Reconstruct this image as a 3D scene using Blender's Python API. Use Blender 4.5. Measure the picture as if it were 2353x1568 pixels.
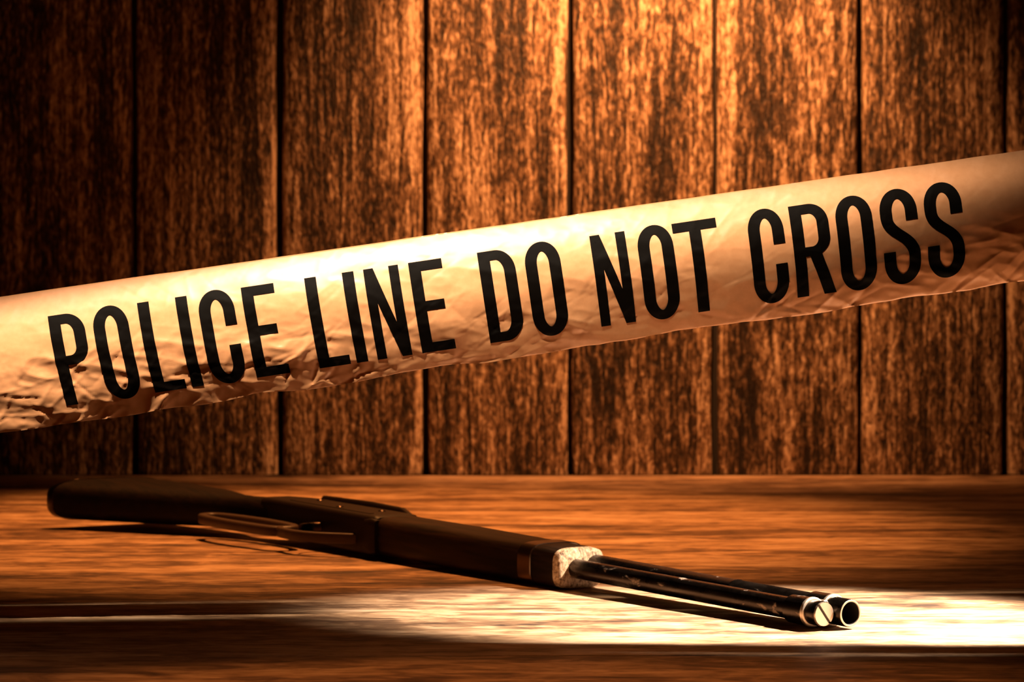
import bpy, math, random
import numpy as np
from mathutils import Vector, Matrix, Euler

for o in list(bpy.data.objects):
    bpy.data.objects.remove(o)
S = bpy.context.scene
C = S.collection
R = math.radians

# ------------------------------------------------------------------ camera
CAM_H = 0.180
cam_d = bpy.data.cameras.new('camera')
cam = bpy.data.objects.new('camera', cam_d); C.objects.link(cam)
cam.location = (0, 0, CAM_H)
cam.rotation_euler = (R(90 - 0.31), 0, 0)
cam_d.sensor_width = 36; cam_d.lens = 82.6
cam_d.clip_start = 0.01
cam_d.dof.use_dof = True
cam_d.dof.focus_distance = 1.39
cam_d.dof.aperture_fstop = 20
S.camera = cam

# ------------------------------------------------------------------ world, light, exposure
S.view_settings.view_transform = 'Standard'
S.view_settings.look = 'None'
S.view_settings.gamma = 1
S.view_settings.use_curve_mapping = False
S.view_settings.exposure = 0.0

w = bpy.data.worlds.new('world'); S.world = w; w.use_nodes = True
bg = w.node_tree.nodes['Background']
bg.inputs[0].default_value = (1.0, 0.28, 0.05, 1); bg.inputs[1].default_value = 0.014


def spot(name, loc, target, power, col, angle, blend, radius, scale=(1, 1, 1), along=None):
    d = bpy.data.lights.new(name, 'SPOT')
    d.energy = power; d.color = col; d.spot_size = R(angle); d.spot_blend = blend
    d.shadow_soft_size = radius
    o = bpy.data.objects.new(name, d); C.objects.link(o)
    o.location = loc
    d_ = (Vector(target) - Vector(loc)).normalized()
    q = d_.to_track_quat('-Z', 'Y')
    if along:                                   # long axis of an oval beam
        X = Vector(along); X = (X - d_ * X.dot(d_)).normalized(); Y = (-d_).cross(X)
        q = Matrix((X, Y, -d_)).transposed().to_quaternion()
    o.rotation_euler = q.to_euler()
    o.scale = scale
    return o


ORANGE = (1.0, 0.33, 0.07)
PALE = (1.0, 0.80, 0.55)
# lamp hung over the back of the table, washing the boards from above
spot('wall_lamp', (0.18, 2.54, 0.93), (0.16, 2.876, 0.54), 78, (1.0, 0.39, 0.125), 86, 0.9, 0.03)
# lamp over the back half of the table
spot('table_lamp', (-0.12, 2.14, 1.5), (-0.14, 2.14, 0.0), 205, (1.0, 0.36, 0.09), 46, 0.7, 0.03)
# pale lamp on the right making the pool in front of the gun
spot('pool_lamp', (0.75, 1.47, 0.70), (0.180, 1.468, 0.0), 460, (1.0, 0.83, 0.66), 21, 0.55, 0.02, scale=(1.3, 1, 1), along=(1, -0.40, 0))
# pale lamp above and in front of the tape
spot('tape_lamp', (-0.22, 0.72, 1.05), (-0.11, 1.36, 0.205), 140, (1.0, 0.8, 0.58), 3.4, 0.8, 0.012, scale=(15, 1, 1), along=(0.975, 0, 0.19))
# weak unseen fill added to brighten the near edge of the table
spot('front_fill', (-0.1, 0.95, 0.8), (0.0, 1.10, 0.0), 14, (1.0, 0.36, 0.09), 26, 0.5, 0.02, scale=(2, 1, 1), along=(1, 0, 0))

# ------------------------------------------------------------------ helpers
def tag(o, label, cat, group=None):
    o['label'] = label; o['category'] = cat
    if group: o['group'] = group
    return o


def mesh_obj(name, verts, faces, mat, parent=None, smooth=False, angle=None):
    me = bpy.data.meshes.new(name)
    me.from_pydata([tuple(v) for v in verts], [], [tuple(f) for f in faces])
    me.update()
    import bmesh
    bm = bmesh.new(); bm.from_mesh(me)
    bmesh.ops.recalc_face_normals(bm, faces=bm.faces)
    bm.to_mesh(me); bm.free()
    me.materials.append(mat)
    if smooth or angle:
        me.polygons.foreach_set('use_smooth', [True] * len(me.polygons))
        if angle:
            me.set_sharp_from_angle(angle=R(angle))
    o = bpy.data.objects.new(name, me); C.objects.link(o)
    if parent: o.parent = parent
    return o


def loft(rings, cap0=True, cap1=True):
    n = len(rings[0]); v = []; f = []
    for r in rings: v += list(r)
    for i in range(len(rings) - 1):
        for j in range(n):
            k = (j + 1) % n
            f.append((i * n + j, i * n + k, (i + 1) * n + k, (i + 1) * n + j))
    if cap0: f.append(tuple(range(n)))
    if cap1: f.append(tuple((len(rings) - 1) * n + j for j in range(n)))
    return v, f


def ring(x, ya, yb, hz, p=4.0, n=40, zc=0.0, shrink=0.0):
    """super-elliptic section in the plane x = const, spanning ya..yb and +-hz"""
    cy = (ya + yb) / 2; hy = abs(yb - ya) / 2 - shrink; hz = hz - shrink
    out = []
    for i in range(n):
        a = 2 * math.pi * i / n
        c, s = math.cos(a), math.sin(a)
        out.append((x, cy + hy * math.copysign(abs(c) ** (2 / p), c),
                    zc + hz * math.copysign(abs(s) ** (2 / p), s)))
    return out


def lathe(profile, cy=0.0, cz=0.0, n=40, cap0=True, cap1=True):
    rings = []
    for x, r in profile:
        rings.append([(x, cy + r * math.cos(2 * math.pi * i / n), cz + r * math.sin(2 * math.pi * i / n)) for i in range(n)])
    return loft(rings, cap0, cap1)


def merge(*parts):
    V = []; F = []
    for v, f in parts:
        b = len(V); V += list(v); F += [tuple(i + b for i in q) for q in f]
    return V, F


def box(x0, x1, y0, y1, z0, z1):
    v = [(x, y, z) for x in (x0, x1) for y in (y0, y1) for z in (z0, z1)]
    f = [(0, 1, 3, 2), (4, 6, 7, 5), (0, 4, 5, 1), (2, 3, 7, 6), (0, 2, 6, 4), (1, 5, 7, 3)]
    return v, f


# ------------------------------------------------------------------ materials
def new_mat(name):
    m = bpy.data.materials.new(name); m.use_nodes = True
    nt = m.node_tree
    return m, nt, nt.nodes['Principled BSDF']


def nd(nt, typ, **kw):
    n = nt.nodes.new(typ)
    for k, v in kw.items():
        if k.startswith('in_'):
            n.inputs[k[3:].replace('_', ' ')].default_value = v
        else:
            setattr(n, k, v)
    return n


def ramp(nt, fac, stops):
    r = nt.nodes.new('ShaderNodeValToRGB')
    els = r.color_ramp.elements
    while len(els) < len(stops): els.new(0.5)
    for e, (p, c) in zip(els, stops):
        e.position = p
        e.color = (c[0], c[1], c[2], 1) if isinstance(c, (tuple, list)) else (c, c, c, 1)
    nt.links.new(fac, r.inputs[0])
    return r


def math_n(nt, op, a, b=None, clamp=False):
    m = nt.nodes.new('ShaderNodeMath'); m.operation = op; m.use_clamp = clamp
    for i, x in enumerate((a, b)):
        if x is None: continue
        if isinstance(x, (int, float)): m.inputs[i].default_value = x
        else: nt.links.new(x, m.inputs[i])
    return m.outputs[0]


def noise(nt, vec, scale, detail=4, rough=0.55, dist=0.0):
    n = nd(nt, 'ShaderNodeTexNoise', in_Scale=scale, in_Detail=detail, in_Roughness=rough, in_Distortion=dist)
    nt.links.new(vec, n.inputs['Vector'])
    return n.outputs[0]


def mapped(nt, scale, loc=(0, 0, 0), use_random=True):
    tc = nt.nodes.new('ShaderNodeTexCoord')
    mp = nt.nodes.new('ShaderNodeMapping')
    mp.inputs['Scale'].default_value = scale
    mp.inputs['Location'].default_value = loc
    if use_random:
        oi = nt.nodes.new('ShaderNodeObjectInfo')
        mul = nt.nodes.new('ShaderNodeVectorMath'); mul.operation = 'SCALE'
        cmb = nt.nodes.new('ShaderNodeCombineXYZ')
        nt.links.new(oi.outputs['Random'], cmb.inputs[0]); nt.links.new(oi.outputs['Random'], cmb.inputs[1])
        nt.links.new(oi.outputs['Random'], cmb.inputs[2])
        nt.links.new(cmb.outputs[0], mul.inputs[0]); mul.inputs['Scale'].default_value = 37.0
        add = nt.nodes.new('ShaderNodeVectorMath'); add.operation = 'ADD'
        nt.links.new(tc.outputs['Object'], add.inputs[0]); nt.links.new(mul.outputs[0], add.inputs[1])
        nt.links.new(add.outputs[0], mp.inputs['Vector'])
    else:
        nt.links.new(tc.outputs['Object'], mp.inputs['Vector'])
    return mp.outputs[0]


def bump(nt, bsdf, h, strength, dist):
    b = nd(nt, 'ShaderNodeBump', in_Strength=strength, in_Distance=dist)
    nt.links.new(h, b.inputs['Height']); nt.links.new(b.outputs[0], bsdf.inputs['Normal'])
    return b


def wall_wood():
    m, nt, b = new_mat('rough_sawn_wood')
    gran = noise(nt, mapped(nt, (250, 250, 85)), 1, 2, 0.6, 0.5)
    streak = noise(nt, mapped(nt, (125, 125, 8)), 1, 3, 0.6, 0.9)
    broad = noise(nt, mapped(nt, (22, 22, 2.0)), 1, 3, 0.5, 0.2)
    h = math_n(nt, 'ADD', math_n(nt, 'MULTIPLY', gran, 0.5), math_n(nt, 'MULTIPLY', streak, 0.5))
    mix = math_n(nt, 'ADD', h, math_n(nt, 'MULTIPLY', math_n(nt, 'SUBTRACT', broad, 0.5), 0.30))
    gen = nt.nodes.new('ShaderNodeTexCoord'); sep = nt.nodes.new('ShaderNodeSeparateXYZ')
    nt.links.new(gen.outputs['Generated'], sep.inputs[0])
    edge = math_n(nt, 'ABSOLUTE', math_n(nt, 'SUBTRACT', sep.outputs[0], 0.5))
    worn = ramp(nt, math_n(nt, 'ADD', edge, math_n(nt, 'MULTIPLY', math_n(nt, 'SUBTRACT', broad, 0.5), 0.12)), [(0.36, 0.0), (0.47, 1.0)])  # mask for the painted-in bright edges, not wear
    mix = math_n(nt, 'ADD', mix, math_n(nt, 'MULTIPLY', worn.outputs[0], 0.055))     # light on the rounded shoulders put into the colour as paler long edges
    c = ramp(nt, mix, [(0.41, (0.012, 0.006, 0.003)), (0.49, (0.07, 0.037, 0.018)),
                       (0.565, (0.26, 0.15, 0.08)), (0.66, (0.66, 0.46, 0.30))])
    nt.links.new(c.outputs[0], b.inputs['Base Color'])
    b.inputs['Roughness'].default_value = 0.62
    b.inputs['Specular IOR Level'].default_value = 0.35
    bump(nt, b, mix, 1.0, 0.006)
    return m


def table_wood():
    m, nt, b = new_mat('worn_table_wood')
    grain = noise(nt, mapped(nt, (2.4, 12, 12)), 1, 5, 0.6, 1.3)
    fine = noise(nt, mapped(nt, (42, 125, 100)), 1, 4, 0.6, 0.5)
    blot = noise(nt, mapped(nt, (20, 38, 20)), 1, 4, 0.65, 0.8)
    mix = math_n(nt, 'ADD', math_n(nt, 'MULTIPLY', grain, 0.48),
                 math_n(nt, 'ADD', math_n(nt, 'MULTIPLY', fine, 0.22), math_n(nt, 'MULTIPLY', blot, 0.30)))
    c = ramp(nt, mix, [(0.39, (0.028, 0.013, 0.006)), (0.465, (0.15, 0.08, 0.04)),
                       (0.53, (0.38, 0.23, 0.125)), (0.64, (0.66, 0.46, 0.30))])
    nt.links.new(c.outputs[0], b.inputs['Base Color'])
    rr = ramp(nt, mix, [(0.35, 0.62), (0.65, 0.42)])
    nt.links.new(rr.outputs[0], b.inputs['Roughness'])
    b.inputs['Specular IOR Level'].default_value = 0.4
    bump(nt, b, mix, 0.5, 0.004)
    return m


def gun_wood(name, dark, light):
    m, nt, b = new_mat(name)
    g = noise(nt, mapped(nt, (14, 160, 160), use_random=False), 1, 5, 0.6, 0.5)
    c = ramp(nt, g, [(0.38, dark), (0.62, light)])
    nt.links.new(c.outputs[0], b.inputs['Base Color'])
    b.inputs['Roughness'].default_value = 0.55
    b.inputs['Specular IOR Level'].default_value = 0.14
    bump(nt, b, g, 0.25, 0.0012)
    return m


def end_grain():
    m, nt, b = new_mat('bare_end_grain_wood')
    g = noise(nt, mapped(nt, (300, 420, 260), use_random=False), 1, 4, 0.7, 0.4)
    c = ramp(nt, g, [(0.36, (0.10, 0.045, 0.02)), (0.5, (0.42, 0.26, 0.14)), (0.66, (0.66, 0.48, 0.32))])
    nt.links.new(c.outputs[0], b.inputs['Base Color'])
    b.inputs['Roughness'].default_value = 0.7
    bump(nt, b, g, 0.5, 0.001)
    return m


def steel(name, base, rough, flecks=True):
    m, nt, b = new_mat(name)
    b.inputs['Metallic'].default_value = 1.0
    v = mapped(nt, (60, 110, 110), use_random=False)
    n1 = noise(nt, v, 1, 5, 0.65, 0.4)
    if flecks:
        c = ramp(nt, n1, [(0.0, base), (0.63, base), (0.70, (0.42, 0.30, 0.22)), (0.8, (0.6, 0.45, 0.33))])
        nt.links.new(c.outputs[0], b.inputs['Base Color'])
        rr = ramp(nt, n1, [(0.4, rough), (0.62, rough + 0.08), (0.70, 0.7)])
        nt.links.new(rr.outputs[0], b.inputs['Roughness'])
    else:
        b.inputs['Base Color'].default_value = (*base, 1)
        b.inputs['Roughness'].default_value = rough
    bump(nt, b, n1, 0.15, 0.0006)
    return m


def plain(name, col, rough, metal=0.0, spec=0.5):
    m, nt, b = new_mat(name)
    b.inputs['Base Color'].default_value = (*col, 1)
    b.inputs['Roughness'].default_value = rough
    b.inputs['Metallic'].default_value = metal
    b.inputs['Specular IOR Level'].default_value = spec
    return m


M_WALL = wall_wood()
M_TABLE = table_wood()
M_BACK = plain('dark_backing', (0.012, 0.007, 0.004), 0.9)
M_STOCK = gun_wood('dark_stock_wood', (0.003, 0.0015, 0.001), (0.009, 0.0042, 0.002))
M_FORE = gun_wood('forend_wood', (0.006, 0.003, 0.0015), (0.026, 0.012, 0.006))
M_END = end_grain()
M_BLUED = steel('blued_steel', (0.050, 0.036, 0.028), 0.26)
M_RECV = plain('receiver_steel', (0.011, 0.006, 0.0035), 0.5, spec=0.16)
M_LEVER = plain('lever_steel', (0.045, 0.025, 0.014), 0.45)
M_BAND = steel('band_steel', (0.16, 0.11, 0.08), 0.3, False)
M_BRIGHT = steel('worn_bright_steel', (0.62, 0.50, 0.40), 0.42, False)
M_BORE = plain('bore_black', (0.006, 0.004, 0.003), 0.5)

# ------------------------------------------------------------------ setting: table top and boarded wall
WALL_Y = 2.876
rng = random.Random(4)


def soft_board(x0, x1, y0, y1, z0, z1, bev):
    """flat board, length along x, softly rounded long edges on top"""
    prof = [(y0, z0), (y0, z1 - bev), (y0 + bev * .3, z1 - bev * .3), (y0 + bev, z1),
            (y1 - bev, z1), (y1 - bev * .3, z1 - bev * .3), (y1, z1 - bev), (y1, z0)]
    return loft([[(x, y, z) for y, z in prof] for x in (x0, x1)])


fv, ff = box(-1.7, 1.7, 0.55, WALL_Y + 0.03, -0.06, -0.032)
floor = mesh_obj('floor', fv, ff, M_BACK)
floor['kind'] = 'structure'
floor['label'] = 'worn brown wooden surface the gun lies on'
for (y0, y1) in ((0.56, 0.9198), (0.9205, 1.2902), (1.2910, WALL_Y - 0.001)):
    v, f = soft_board(-1.7, 1.7, y0, y1, -0.032, 0.0, 0.0022)
    mesh_obj('plank', v, f, M_TABLE, floor)

wv, wf = box(-1.8, 1.8, WALL_Y + 0.026, WALL_Y + 0.05, -0.03, 1.75)
wall = mesh_obj('wall_back', wv, wf, M_BACK)
wall['kind'] = 'structure'
wall['label'] = 'wall of rough vertical brown boards behind the tape'

PITCH = 0.1782
X_FIRST = 0.0713 - 10 * PITCH
for i in range(20):
    xa = X_FIRST + i * PITCH + 0.0036 + rng.uniform(-.0006, .0006)
    xb = X_FIRST + (i + 1) * PITCH - 0.0036 + rng.uniform(-.0006, .0006)
    T = 0.020
    e = 0.026
    prof = [(xa, T)]
    for k in range(9):                         # rounded shoulder on the left
        a = math.pi / 2 * k / 8
        prof.append((xa + e * (1 - math.cos(a)), 0.0095 * (1 - math.sin(a))))
    for k in range(9):                         # and on the right
        a = math.pi / 2 * (1 - k / 8)
        prof.append((xb - e * (1 - math.cos(a)), 0.0095 * (1 - math.sin(a))))
    prof.append((xb, T))
    off = rng.uniform(0, 0.002)
    zs = [0.0008 + 1.72 * k / 60 for k in range(61)]
    ph = rng.uniform(0, 9)
    rings = []
    for z in zs:
        wob = 0.0009 * math.sin(z * 9 + ph) + 0.0005 * math.sin(z * 31 + 2 * ph)
        rings.append([(x + (wob if abs(x - xa) < e or abs(x - xb) < e else 0), WALL_Y + y + off, z) for x, y in prof])
    v, f = loft(rings)
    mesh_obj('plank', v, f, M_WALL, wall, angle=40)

# ------------------------------------------------------------------ lever-action carbine, lying on its left side
PHI = R(32.5)
ax = Vector((math.sin(PHI), -math.cos(PHI), 0))          # towards the muzzle
tilt = 0.0168
gx = (ax + Vector((0, 0, -tilt))).normalized()
gz = Vector((0, 0, 1)); gz = (gz - gx * gz.dot(gx)).normalized()
gy = gz.cross(gx)                                        # the gun's top, away from the camera
gun = bpy.data.objects.new('lever_action_carbine', None); C.objects.link(gun)
gun.matrix_world = Matrix(((gx.x, gy.x, gz.x, 0.2020), (gx.y, gy.y, gz.y, 1.400), (gx.z, gy.z, gz.z, 0.0099), (0, 0, 0, 1)))
tag(gun, 'dark lever-action carbine with wooden stock lying on its side on the wood', 'rifle')
YT = -0.0165                                             # axis of the magazine tube

# stock
secs = [(-0.700, 0.004, 0.036, .0150, 3.2), (-0.720, 0.012, 0.038, .0145, 2.8), (-0.742, 0.020, 0.043, .0142, 2.5),
        (-0.758, 0.021, 0.048, .0145, 2.5), (-0.775, 0.017, 0.056, .0152, 2.6), (-0.795, 0.0145, 0.066, .0160, 2.8),
        (-0.82, 0.0155, 0.080, .0168, 3.0), (-0.85, 0.019, 0.097, .0175, 3.2), (-0.88, 0.0225, 0.115, .0180, 3.4),
        (-0.905, 0.0255, 0.130, .0184, 3.6), (-0.922, 0.0275, 0.1395, .0185, 3.8)]
v, f = loft([ring(x, -a, -b, h, p) for x, a, b, h, p in secs])
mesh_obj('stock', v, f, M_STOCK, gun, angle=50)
bp = [(-0.922, .0272, .1398, .0187, 3.8, 0), (-0.928, .0277, .1420, .0187, 3.8, 0), (-0.9315, .0279, .1432, .0187, 3.8, .0015),
      (-0.934, .028, .144, .0187, 3.8, .005)]
v, f = loft([ring(x, -a, -b, h, p, shrink=s) for x, a, b, h, p, s in bp])
mesh_obj('butt_plate', v, f, M_BLUED, gun, angle=60)

# receiver
def rr(x, a, b, h, p=9, s=0.0):
    return ring(x, -a, -b, h, p, 56, shrink=s)
v, f = loft([rr(-0.716, .004, .0355, .0150, 5, .002), rr(-0.7145, .0035, .036, .0155, 7), rr(-0.70, .001, .036, .0158),
             rr(-0.68, -.004, .036, .016), rr(-0.53, -.004, .0365, .016), rr(-0.520, -.004, .0365, .0158), rr(-0.518, -.004, .0365, .0158, 8, .0012)])
receiver = mesh_obj('receiver', v, f, M_RECV, gun, angle=35)
# low breech housing along the top of the receiver, with a raised rail beyond an open groove
v, f = loft([rr(-0.702, -.004, .004, .008, 4, .001), rr(-0.694, -.012, .004, .0100, 4), rr(-0.66, -.0195, .004, .0105, 4),
             rr(-0.585, -.0200, .004, .0105, 4), rr(-0.553, -.0170, .004, .0105, 4), rr(-0.542, -.0105, .004, .0100, 3)])
mesh_obj('breech_housing', v, f, M_RECV, gun, angle=35)
v, f = loft([rr(-0.708, -.0145, -.0190, .0120, 4, .001), rr(-0.700, -.0140, -.0205, .0160, 4), rr(-0.62, -.0140, -.0210, .0172, 4),
             rr(-0.565, -.0130, -.0200, .0165, 4), rr(-0.545, -.0090, -.0150, .0135, 4), rr(-0.536, -.006, -.0110, .0105, 4, .001)])
mesh_obj('bolt', v, f, M_RECV, gun, angle=35)
# raised side panel with a step line along its lower edge
pv, pf = box(-0.672, -0.536, -0.0300, -0.0265, 0.0145, 0.01640)
mesh_obj('side_rail', pv, pf, M_RECV, gun)
for (sx, sy) in ((-0.66, -.008), (-0.552, -.010), (-0.60, -.022)):
    n = 20
    rings = [[(sx + r * math.cos(2 * math.pi * i / n), sy + r * math.sin(2 * math.pi * i / n), z) for i in range(n)]
             for r, z in ((.0032, .0150), (.0032, .0163), (.0026, .0168))]
    v, f = loft(rings)
    mesh_obj('screw', v, f, M_BLUED, gun, angle=40)
# loading port frame on the underside near the forend
v, f = loft([rr(-0.533, .030, .0375, .0125, 5), rr(-0.5215, .030, .0385, .0140, 5), rr(-0.5155, .030, .0380, .0135, 5, .0008)])
mesh_obj('link_plate', v, f, M_RECV, gun, angle=35)


# lever: finger loop plus trigger-guard bow (paths in side view: x, depth below bore)
def catmull(P, n, closed=False):
    out = []; m = len(P)
    rngi = range(m) if closed else range(m - 1)
    for i in rngi:
        g = lambda k: P[k % m] if closed else P[min(max(k, 0), m - 1)]
        p0, p1, p2, p3 = (np.array(g(i + k), float) for k in (-1, 0, 1, 2))
        for j in range(n):
            t = j / n
            out.append(tuple(.5 * (2 * p1 + (p2 - p0) * t + (2 * p0 - 5 * p1 + 4 * p2 - p3) * t * t + (3 * p1 - p0 - 3 * p2 + p3) * t ** 3)))
    if not closed: out.append(tuple(P[-1]))
    return out


def strap(path, wid, hz, closed=False, taper=None, zc=0.0):
    """bar of rounded rectangular section swept along a path in the x-y plane"""
    m = len(path); rings = []
    for i, (x, d) in enumerate(path):
        a = path[(i - 1) % m] if (closed or i) else path[0]
        b = path[(i + 1) % m] if (closed or i < m - 1) else path[-1]
        t = np.array((b[0] - a[0], b[1] - a[1])); t /= max(np.linalg.norm(t), 1e-9)
        nx, ny = -t[1], t[0]
        k = taper(i / (m - 1)) if taper else 1.0
        rg = []
        for j in range(16):
            an = 2 * math.pi * j / 16; c, s = math.cos(an), math.sin(an)
            u = wid * k * math.copysign(abs(c) ** .45, c); z = hz * math.copysign(abs(s) ** .45, s)
            rg.append((x + nx * u, -(d + ny * u), z + zc))
        rings.append(rg)
    if closed: rings.append(rings[0])
    return loft(rings, not closed, not closed)


loop = catmull([(-0.760, .062), (-0.750, .053), (-0.715, .046), (-0.68, .0425), (-0.645, .043), (-0.630, .048), (-0.628, .056),
                (-0.636, .066), (-0.67, .0715), (-0.715, .0745), (-0.752, .072)], 8, True)
bow = catmull([(-0.632, .060), (-0.622, .0635), (-0.604, .065), (-0.586, .0625), (-0.571, .055), (-0.558, .044), (-0.548, .035)], 8)
v1 = strap(loop, .0038, .0042, True, zc=-.0045)
v2 = strap(bow, .0034, .0042, False, lambda t: 1 - .5 * t, zc=-.0045)
v, f = merge(v1, v2)
lever = mesh_obj('lever', v, f, M_LEVER, gun, angle=45)
trig = catmull([(-0.606, .034), (-0.609, .043), (-0.606, .052), (-0.600, .058)], 6)
v, f = strap(trig, .0022, .0035, False, lambda t: 1 - .5 * t)
mesh_obj('trigger', v, f, M_BLUED, gun, angle=45)

# forend wood, band, bare end face
fs = [(-0.517, -.006, .0345, .0150, 5), (-0.50, -.0065, .0350, .0150, 4.5), (-0.42, -.007, .0350, .0156, 4), (-0.33, -.0075, .0335, .0148, 4),
      (-0.30, -.008, .0325, .0144, 4), (-0.274, -.008, .032, .0142, 4)]
v, f = loft([ring(x, -a, -b, h, p, 48) for x, a, b, h, p in fs], True, False)
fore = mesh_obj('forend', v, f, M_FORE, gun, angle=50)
v, f = loft([ring(-0.274, .008, -.032, .0142, 4, 48), ring(-0.2695, .008, -.032, .0142, 4, 48, shrink=.0004),
             ring(-0.2680, .008, -.032, .0142, 4, 48, shrink=.0016), ring(-0.2672, .008, -.032, .0142, 4, 48, shrink=.0034)], False, True)
o = mesh_obj('end_face', v, f, M_END, fore, angle=50)
o['label'] = 'pale bare end grain of the forend'
v, f = loft([ring(-0.3165, .0125, -.0340, .0150, 4, 48, shrink=.0006), ring(-0.3160, .0125, -.0340, .0150, 4, 48),
             ring(-0.3010, .0125, -.0336, .0149, 4, 48), ring(-0.3004, .0125, -.0336, .0149, 4, 48, shrink=.0006)])
o = mesh_obj('barrel_band', v, f, M_BAND, gun, angle=40)

# barrel with open bore
v, f = lathe([(-0.518, .0115), (-0.48, .0108), (-0.40, .0096), (-0.27, .0089), (-0.1115, .0084), (-0.1110, .0087), (-0.1085, .0087),
              (-0.1080, .0084), (-0.0012, .0084), (-0.0003, .0081)], 0, 0, 48, True, False)
barrel = mesh_obj('barrel', v, f, M_BLUED, gun, angle=40)
v, f = lathe([(-0.0003, .0081), (0.0, .0079), (0.0, .0070), (-0.0006, .0068)], 0, 0, 48, False, False)
o = mesh_obj('muzzle_rim', v, f, M_BRIGHT, barrel, angle=50); o['label'] = 'worn bright muzzle rim'
v, f = lathe([(-0.0006, .0068), (-0.10, .0068)], 0, 0, 48, False, True)
mesh_obj('bore', v, f, M_BORE, barrel, smooth=True)
# front sight: low ramp and blade on the barrel's top
v, f = box(-0.040, -0.012, 0.0070, 0.0105, -0.0030, 0.0030)
sight = mesh_obj('front_sight', v, f, M_BLUED, gun)
v, f = box(-0.034, -0.018, 0.0105, 0.0150, -0.0008, 0.0008)
mesh_obj('blade', v, f, M_BLUED, sight)

# magazine tube, collar, end cap with screwdriver slot
v, f = lathe([(-0.29, .0067), (-0.020, .0067)], YT, 0, 40)
tube = mesh_obj('magazine_tube', v, f, M_BLUED, gun, angle=40)
c1 = lathe([(-0.0340, .0078), (-0.0335, .0086), (-0.0200, .0088), (-0.0165, .0090), (-0.0160, .0080), (-0.0160, .0060)], YT, 0, 40)
c2 = lathe([(-0.0340, .0088), (-0.0335, .0096), (-0.0170, .0097), (-0.0165, .0092), (-0.0165, .0080)], 0, 0, 40)
v, f = merge(c1, c2)
col = mesh_obj('muzzle_band', v, f, M_BLUED, gun, angle=35)
r1 = lathe([(-0.0166, .0091), (-0.0150, .0091), (-0.0145, .0086), (-0.0145, .0070)], YT, 0, 40, False, False)
r2 = lathe([(-0.0172, .0098), (-0.0156, .0098), (-0.0151, .0093), (-0.0151, .0080)], 0, 0, 40, False, False)
v, f = merge(r1, r2)
o = mesh_obj('band_rim', v, f, M_BRIGHT, col, angle=50); o['label'] = 'bright worn rim of the muzzle band'
rings = [[(x, YT / 2 + r * math.cos(2 * math.pi * i / 16), z + r * math.sin(2 * math.pi * i / 16)) for i in range(16)]
         for x, r, z in ((-0.026, .0022, .0048), (-0.0135, .0022, .0048), (-0.0128, .0016, .0048))]
v, f = loft(rings)
mesh_obj('band_screw', v, f, M_BRIGHT, col, angle=40)
v, f = lathe([(-0.0180, .0072), (-0.0100, .0075), (-0.0068, .0075), (-0.0062, .0073)], YT, 0, 40)
cap = mesh_obj('magazine_cap', v, f, M_BLUED, gun, angle=40)


def slotted_face(rad, half, x0, x1, ang):
    parts = []
    for sgn in (1, -1):
        a0 = math.asin(half / rad)
        pts = [(rad * math.cos(a0 + (math.pi - 2 * a0) * k / 24), sgn * rad * math.sin(a0 + (math.pi - 2 * a0) * k / 24)) for k in range(25)]
        rot = lambda p: (p[0] * math.cos(ang) - p[1] * math.sin(ang), p[0] * math.sin(ang) + p[1] * math.cos(ang))
        pts = [rot(p) for p in pts]
        parts.append(loft([[(x, YT + p[0], p[1]) for p in pts] for x in (x0, x1)]))
    return merge(*parts)


v, f = slotted_face(.0070, .00085, -0.0063, -0.0046, R(-52))
o = mesh_obj('slotted_face', v, f, M_BRIGHT, cap); o['label'] = 'bright slotted screw face'
v, f = box(-0.0062, -0.0058, YT - .0068, YT + .0068, -.0014, .0014)
rot = Matrix.Rotation(R(-52), 4, 'X')
v = [tuple(Vector((0, YT, 0)) + rot @ (Vector(p) - Vector((0, YT, 0)))) for p in v]
mesh_obj('slot', v, f, M_BORE, cap)

# ------------------------------------------------------------------ barrier tape
K = 1.36 / 5400.0            # one print unit in metres
TAPE_Y = 1.36
BETA = math.atan(0.148)
EX = Vector((math.cos(BETA), 0, math.sin(BETA)))
EN = Vector((-math.sin(BETA), 0, math.cos(BETA)))
ORG = Vector(((146.4 - 1176.5) * K, TAPE_Y, CAM_H + (755 - 934.6) * K))
nrg = np.random.default_rng(11)


def vnoise(x, y, seed):
    xi = np.floor(x).astype(np.int64); yi = np.floor(y).astype(np.int64)
    fx = x - xi; fy = y - yi
    fx = fx * fx * (3 - 2 * fx); fy = fy * fy * (3 - 2 * fy)

    def h(a, b):
        n = (a * 374761393 + b * 668265263 + seed * 974634777) & 0x7fffffff
        n = ((n ^ (n >> 13)) * 1274126177) & 0x7fffffff
        n = (n ^ (n >> 16)) & 0xffff
        return n / 65535.0
    return (h(xi, yi) * (1 - fx) + h(xi + 1, yi) * fx) * (1 - fy) + (h(xi, yi + 1) * (1 - fx) + h(xi + 1, yi + 1) * fx) * fy


folds = []
for i in range(420):
    s0 = nrg.uniform(-400, 2550)
    q = nrg.uniform() ** 1.5
    t0 = -45 + 320 * q
    th = nrg.normal(R(22), R(22)) if nrg.uniform() < .7 else nrg.uniform(0, math.pi)
    amp = nrg.uniform(.25, 1.0) * (1.35 - 1.1 * q) * (1.5 if s0 < 750 and q < .5 else .85)
    folds.append((s0, t0, math.cos(th), math.sin(th), nrg.uniform(25, 110), nrg.uniform(2.5, 7), amp * nrg.choice([-1, 1])))


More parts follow.
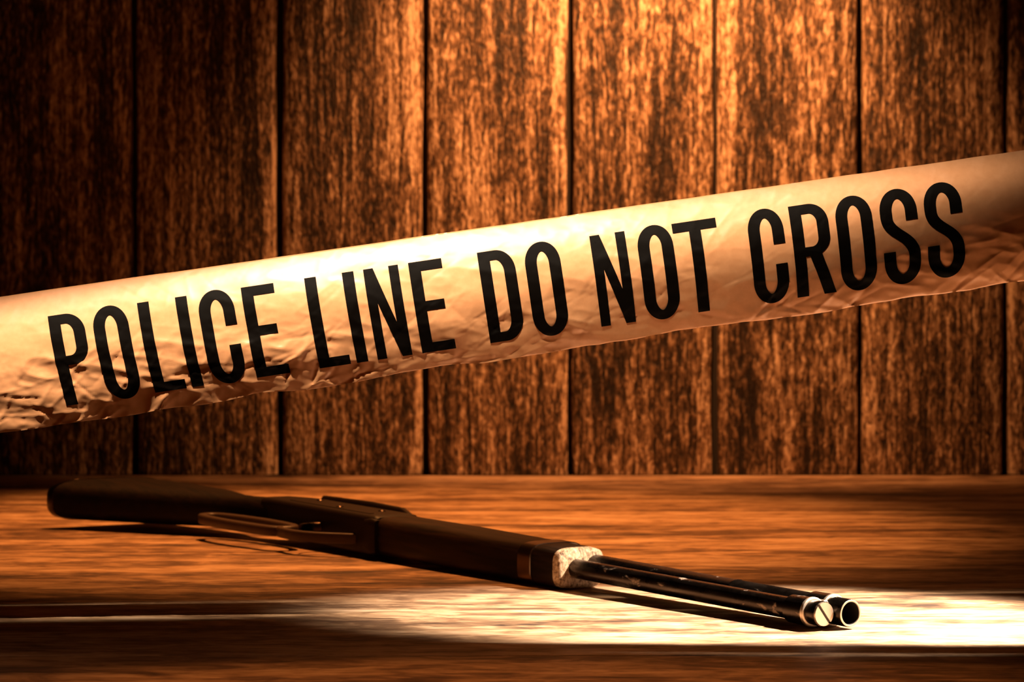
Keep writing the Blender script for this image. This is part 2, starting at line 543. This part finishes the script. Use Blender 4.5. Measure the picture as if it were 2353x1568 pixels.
def relief(s, t):
    """height of the film towards the camera (print units)"""
    top = 272 - 0.005 * s
    tn = np.clip((t - 114) / 157.0, -1.1, 1.1)
    h = -53 * tn ** 2 + 6 * tn
    low = 1 / (1 + np.exp((tn + 0.05) * 5.0))             # crumpling grows towards the lower edge
    left = 1 / (1 + np.exp((s - 650) / 160.0))
    m = 0.12 + low * (0.42 + 0.62 * left)
    # broad buckles, long in the pull direction
    h = h + m * 19 * (vnoise(s / 150 + 3, t / 62 + s / 420, 5) - .5)
    # crumple facets: ridged value noise on sheared axes
    a = s * .9 - t * .55; b = t * .95 + s * .30
    r1 = np.abs(vnoise(a / 85, b / 40, 21) - .5)
    r2 = np.abs(vnoise(a / 38 + 9, b / 22, 33) - .5)
    r3 = np.abs(vnoise(a / 17 + 9, b / 10, 47) - .5)
    h = h - m * (18 * r1 + 8 * r2 + 1.6 * r3)
    f = np.zeros_like(h)
    for (s0, t0, c, sn, ln, wd, am) in folds:
        du = (s - s0) * c + (t - t0) * sn; dv = -(s - s0) * sn + (t - t0) * c
        k = np.abs(du) < ln
        k &= np.abs(dv) < wd * 4
        if not k.any(): continue
        f[k] += am * 2.9 * np.exp(-np.abs(dv[k]) / wd) * (1 - (du[k] / ln) ** 2)
    return h + f * (0.45 + 0.55 * low)


sc = np.concatenate([np.arange(-1900, -260, 18), np.arange(-260, 2420, 4.0), np.arange(2420, 4000, 18)])
tc_ = np.linspace(0, 1, 96)
SS, QQ = np.meshgrid(sc, tc_, indexing='ij')
edge_b = -40 + 5.0 * (vnoise(SS / 110, SS * 0 + 2, 61) - .5) * 2 + 2.0 * (vnoise(SS / 31, SS * 0 + 2, 62) - .5)
edge_t = 273.3 - 0.0049 * (SS + 100) + 1.5 * (vnoise(SS / 60, SS * 0, 63) - .5)
TT = edge_b + (edge_t - edge_b) * QQ
HH = relief(SS, TT)


def surf_pts(s, t, h):
    p = np.empty(s.shape + (3,))
    p[..., 0] = ORG.x + K * (s * EX.x + t * EN.x)
    p[..., 1] = TAPE_Y - K * h
    p[..., 2] = ORG.z + K * (s * EX.z + t * EN.z)
    return p


m, nt, b = new_mat('tape_film')
n1 = noise(nt, mapped(nt, (220, 220, 220), use_random=False), 1, 4, 0.6)
c = ramp(nt, n1, [(0.3, (0.82, 0.375, 0.165)), (0.7, (0.90, 0.435, 0.20))])
nt.links.new(c.outputs[0], b.inputs['Base Color'])
b.inputs['Roughness'].default_value = 0.38
b.inputs['Specular IOR Level'].default_value = 0.6
M_TAPE = m
M_INK = plain('tape_ink', (0.003, 0.0018, 0.0012), 0.6, spec=0.06)

tape = bpy.data.objects.new('barrier_tape', None); C.objects.link(tape)
tape.location = ORG
tag(tape, 'pale crumpled police barrier tape with black lettering stretched above the gun', 'tape')


def rel(p):
    q = np.array(p).reshape(-1, 3).copy(); q -= np.array(ORG); return q


P = surf_pts(SS, TT, HH); nI, nJ = SS.shape
Pb = P.copy(); Pb[..., 1] += 0.00035
V = np.concatenate([rel(P), rel(Pb)])
F = []
N0 = nI * nJ
for i in range(nI - 1):
    for j in range(nJ - 1):
        a, b_, c_, d_ = i * nJ + j, (i + 1) * nJ + j, (i + 1) * nJ + j + 1, i * nJ + j + 1
        F.append((a, b_, c_, d_)); F.append((a + N0, d_ + N0, c_ + N0, b_ + N0))
for i in range(nI - 1):
    for j in (0, nJ - 1):
        F.append((i * nJ + j, (i + 1) * nJ + j, (i + 1) * nJ + j + N0, i * nJ + j + N0))
mesh_obj('film', V, F, M_TAPE, tape, angle=60)

# ---- lettering, printed on the film
HGT = 211.0


def line(p, q, n):
    return [(p[0] + (q[0] - p[0]) * i / n, p[1] + (q[1] - p[1]) * i / n) for i in range(n + 1)]


def arc(cx, cy, rx, ry, a0, a1, n=22):
    return [(cx + rx * math.cos(R(a0 + (a1 - a0) * i / n)), cy + ry * math.sin(R(a0 + (a1 - a0) * i / n))) for i in range(n + 1)]


def ribbon(path, closed=False, hv=13.5, hh=11.0):
    """stroke of the letter: list of rows, each row runs across the stroke"""
    pts = [path[0]]
    for p in path[1:]:
        if math.hypot(p[0] - pts[-1][0], p[1] - pts[-1][1]) > .05: pts.append(p)
    if closed and math.hypot(pts[0][0] - pts[-1][0], pts[0][1] - pts[-1][1]) < .05: pts.pop()
    m = len(pts); rows = []
    for i, p in enumerate(pts):
        a = pts[(i - 1) % m] if (closed or i) else p
        b = pts[(i + 1) % m] if (closed or i < m - 1) else p
        tx, ty = b[0] - a[0], b[1] - a[1]; l = math.hypot(tx, ty); tx /= l; ty /= l
        w_ = math.hypot(hv * ty, hh * tx)
        rows.append([(p[0] - ty * w_ * q, p[1] + tx * w_ * q) for q in np.linspace(-1, 1, 9)])
    if closed: rows.append(rows[0])
    return rows


def quad(a, b, c, d):
    """grid over a straight-edged stroke; a-b along one side, d-c along the other"""
    n = max(2, int(math.hypot(b[0] - a[0], b[1] - a[1]) / 4))
    L1, L2 = line(a, b, n), line(d, c, n)
    return [line(p, q, 8) for p, q in zip(L1, L2)]


SV, SH = 27.0, 22.0
stem = lambda x, h=HGT: quad((x, 0), (x, h), (x + SV, h), (x + SV, 0))
bar = lambda x0, x1, y0: quad((x0, y0), (x1, y0), (x1, y0 + SH), (x0, y0 + SH))


def letter(ch, w_):
    H = HGT; cx = w_ / 2; rx = cx - 13.5; ry = 40.0
    if ch == 'I': return [stem(0)]
    if ch == 'L': return [stem(0), bar(SV - 1, w_, 0)]
    if ch == 'E': return [stem(0), bar(SV - 1, w_, 0), bar(SV - 1, w_ - 2, H - SH), bar(SV - 1, w_ - 9, 96)]
    if ch == 'T': return [stem(w_ / 2 - SV / 2), bar(0, w_, H - SH)]
    if ch == 'N': return [quad((x, 0), (x, H), (x + 22.5, H), (x + 22.5, 0)) for x in (0, w_ - 22.5)] + [
        quad((0, H), (w_ - 22.5, 0), (w_, 0), (22.5, H))]
    top, bot = H + 4 - 11, -4 + 11
    if ch == 'O':
        return [ribbon(line((13.5, bot + ry), (13.5, top - ry), 26) + arc(cx, top - ry, rx, ry, 180, 0) +
                       line((w_ - 13.5, top - ry), (w_ - 13.5, bot + ry), 26) + arc(cx, bot + ry, rx, ry, 0, -180), True)]
    if ch == 'C':
        return [ribbon(line((w_ - 13.5, 130), (w_ - 13.5, top - ry), 8) + arc(cx, top - ry, rx, ry, 0, 180) +
                       line((13.5, top - ry), (13.5, bot + ry), 26) + arc(cx, bot + ry, rx, ry, 180, 360) +
                       line((w_ - 13.5, bot + ry), (w_ - 13.5, 84), 8))]
    if ch == 'D':
        r = 30
        return [stem(0), ribbon(line((SV - 2, H - 11), (w_ - 13.5 - r, H - 11), 6) + arc(w_ - 13.5 - r, H - 11 - 40, r, 40, 90, 0) +
                                line((w_ - 13.5, H - 51), (w_ - 13.5, 51), 22) + arc(w_ - 13.5 - r, 51, r, 40, 0, -90) +
                                line((w_ - 13.5 - r, 11), (SV - 2, 11), 6))]
    if ch in 'PR':
        r = 30; lo = 103 if ch == 'P' else 101; wb = w_ if ch == 'P' else w_ - 4
        out = [stem(0), ribbon(line((SV - 2, H - 11), (wb - 13.5 - r, H - 11), 6) + arc(wb - 13.5 - r, H - 45, r, 34, 90, 0) +
                               line((wb - 13.5, H - 45), (wb - 13.5, lo + 30), 10) + arc(wb - 13.5 - r, lo + 30, r, 30, 0, -90) +
                               line((wb - 13.5 - r, lo), (SV - 2, lo), 6))]
        if ch == 'R': out.append(quad((w_ - 28, 0), (33, 104), (62, 104), (w_, 0)))
        return out
    if ch == 'S':
        def bez(p0, p1, p2, p3, n=34):
            return [tuple((1 - t) ** 3 * a + 3 * (1 - t) ** 2 * t * b + 3 * (1 - t) * t * t * c + t ** 3 * d
                          for a, b, c, d in zip(p0, p1, p2, p3)) for t in [i / n for i in range(n + 1)]]
        path = (line((w_ - 14, 140), (w_ - 14, top - ry), 8) + arc(cx, top - ry, cx - 14, ry, 0, 180) +
                line((14, top - ry), (14, 152), 4) + bez((14, 152), (14, 108), (w_ - 14, 108), (w_ - 14, 56)) +
                line((w_ - 14, 56), (w_ - 14, bot + ry), 4) + arc(cx, bot + ry, cx - 14, ry, 0, -180) +
                line((14, bot + ry), (14, 72), 8))
        return [ribbon(path, False, 13.8, 11.5)]


TEXT = [('P', 0, 81), ('O', 99, 82), ('L', 206, 75), ('I', 294, 27), ('C', 343, 83), ('E', 445.5, 78),
        ('L', 592, 73), ('I', 679, 27), ('N', 728, 81), ('E', 832, 79),
        ('D', 991, 83), ('O', 1096, 82), ('N', 1250.5, 81.5), ('O', 1356, 82), ('T', 1440, 102),
        ('C', 1610.5, 82), ('R', 1709, 91), ('O', 1812.5, 84), ('S', 1914, 86), ('S', 2016, 87)]
for ch, s0, w_ in TEXT:
    shear = -0.046 + 0.042 * (s0 + w_ / 2) / 1000
    V = []; F = []
    for rows in letter(ch, w_):
        base = len(V); nr = len(rows); nc = len(rows[0])
        for r_ in rows:
            for (x, y) in r_: V.append((s0 + x + shear * y, y))
        for i in range(nr - 1):
            for j in range(nc - 1):
                F.append((base + i * nc + j, base + (i + 1) * nc + j, base + (i + 1) * nc + j + 1, base + i * nc + j + 1))
    A = np.array(V)
    h = relief(A[:, 0], A[:, 1])
    P = surf_pts(A[:, 0], A[:, 1], h + 1.6)
    mesh_obj('letter', rel(P), F, M_INK, tape, smooth=True)
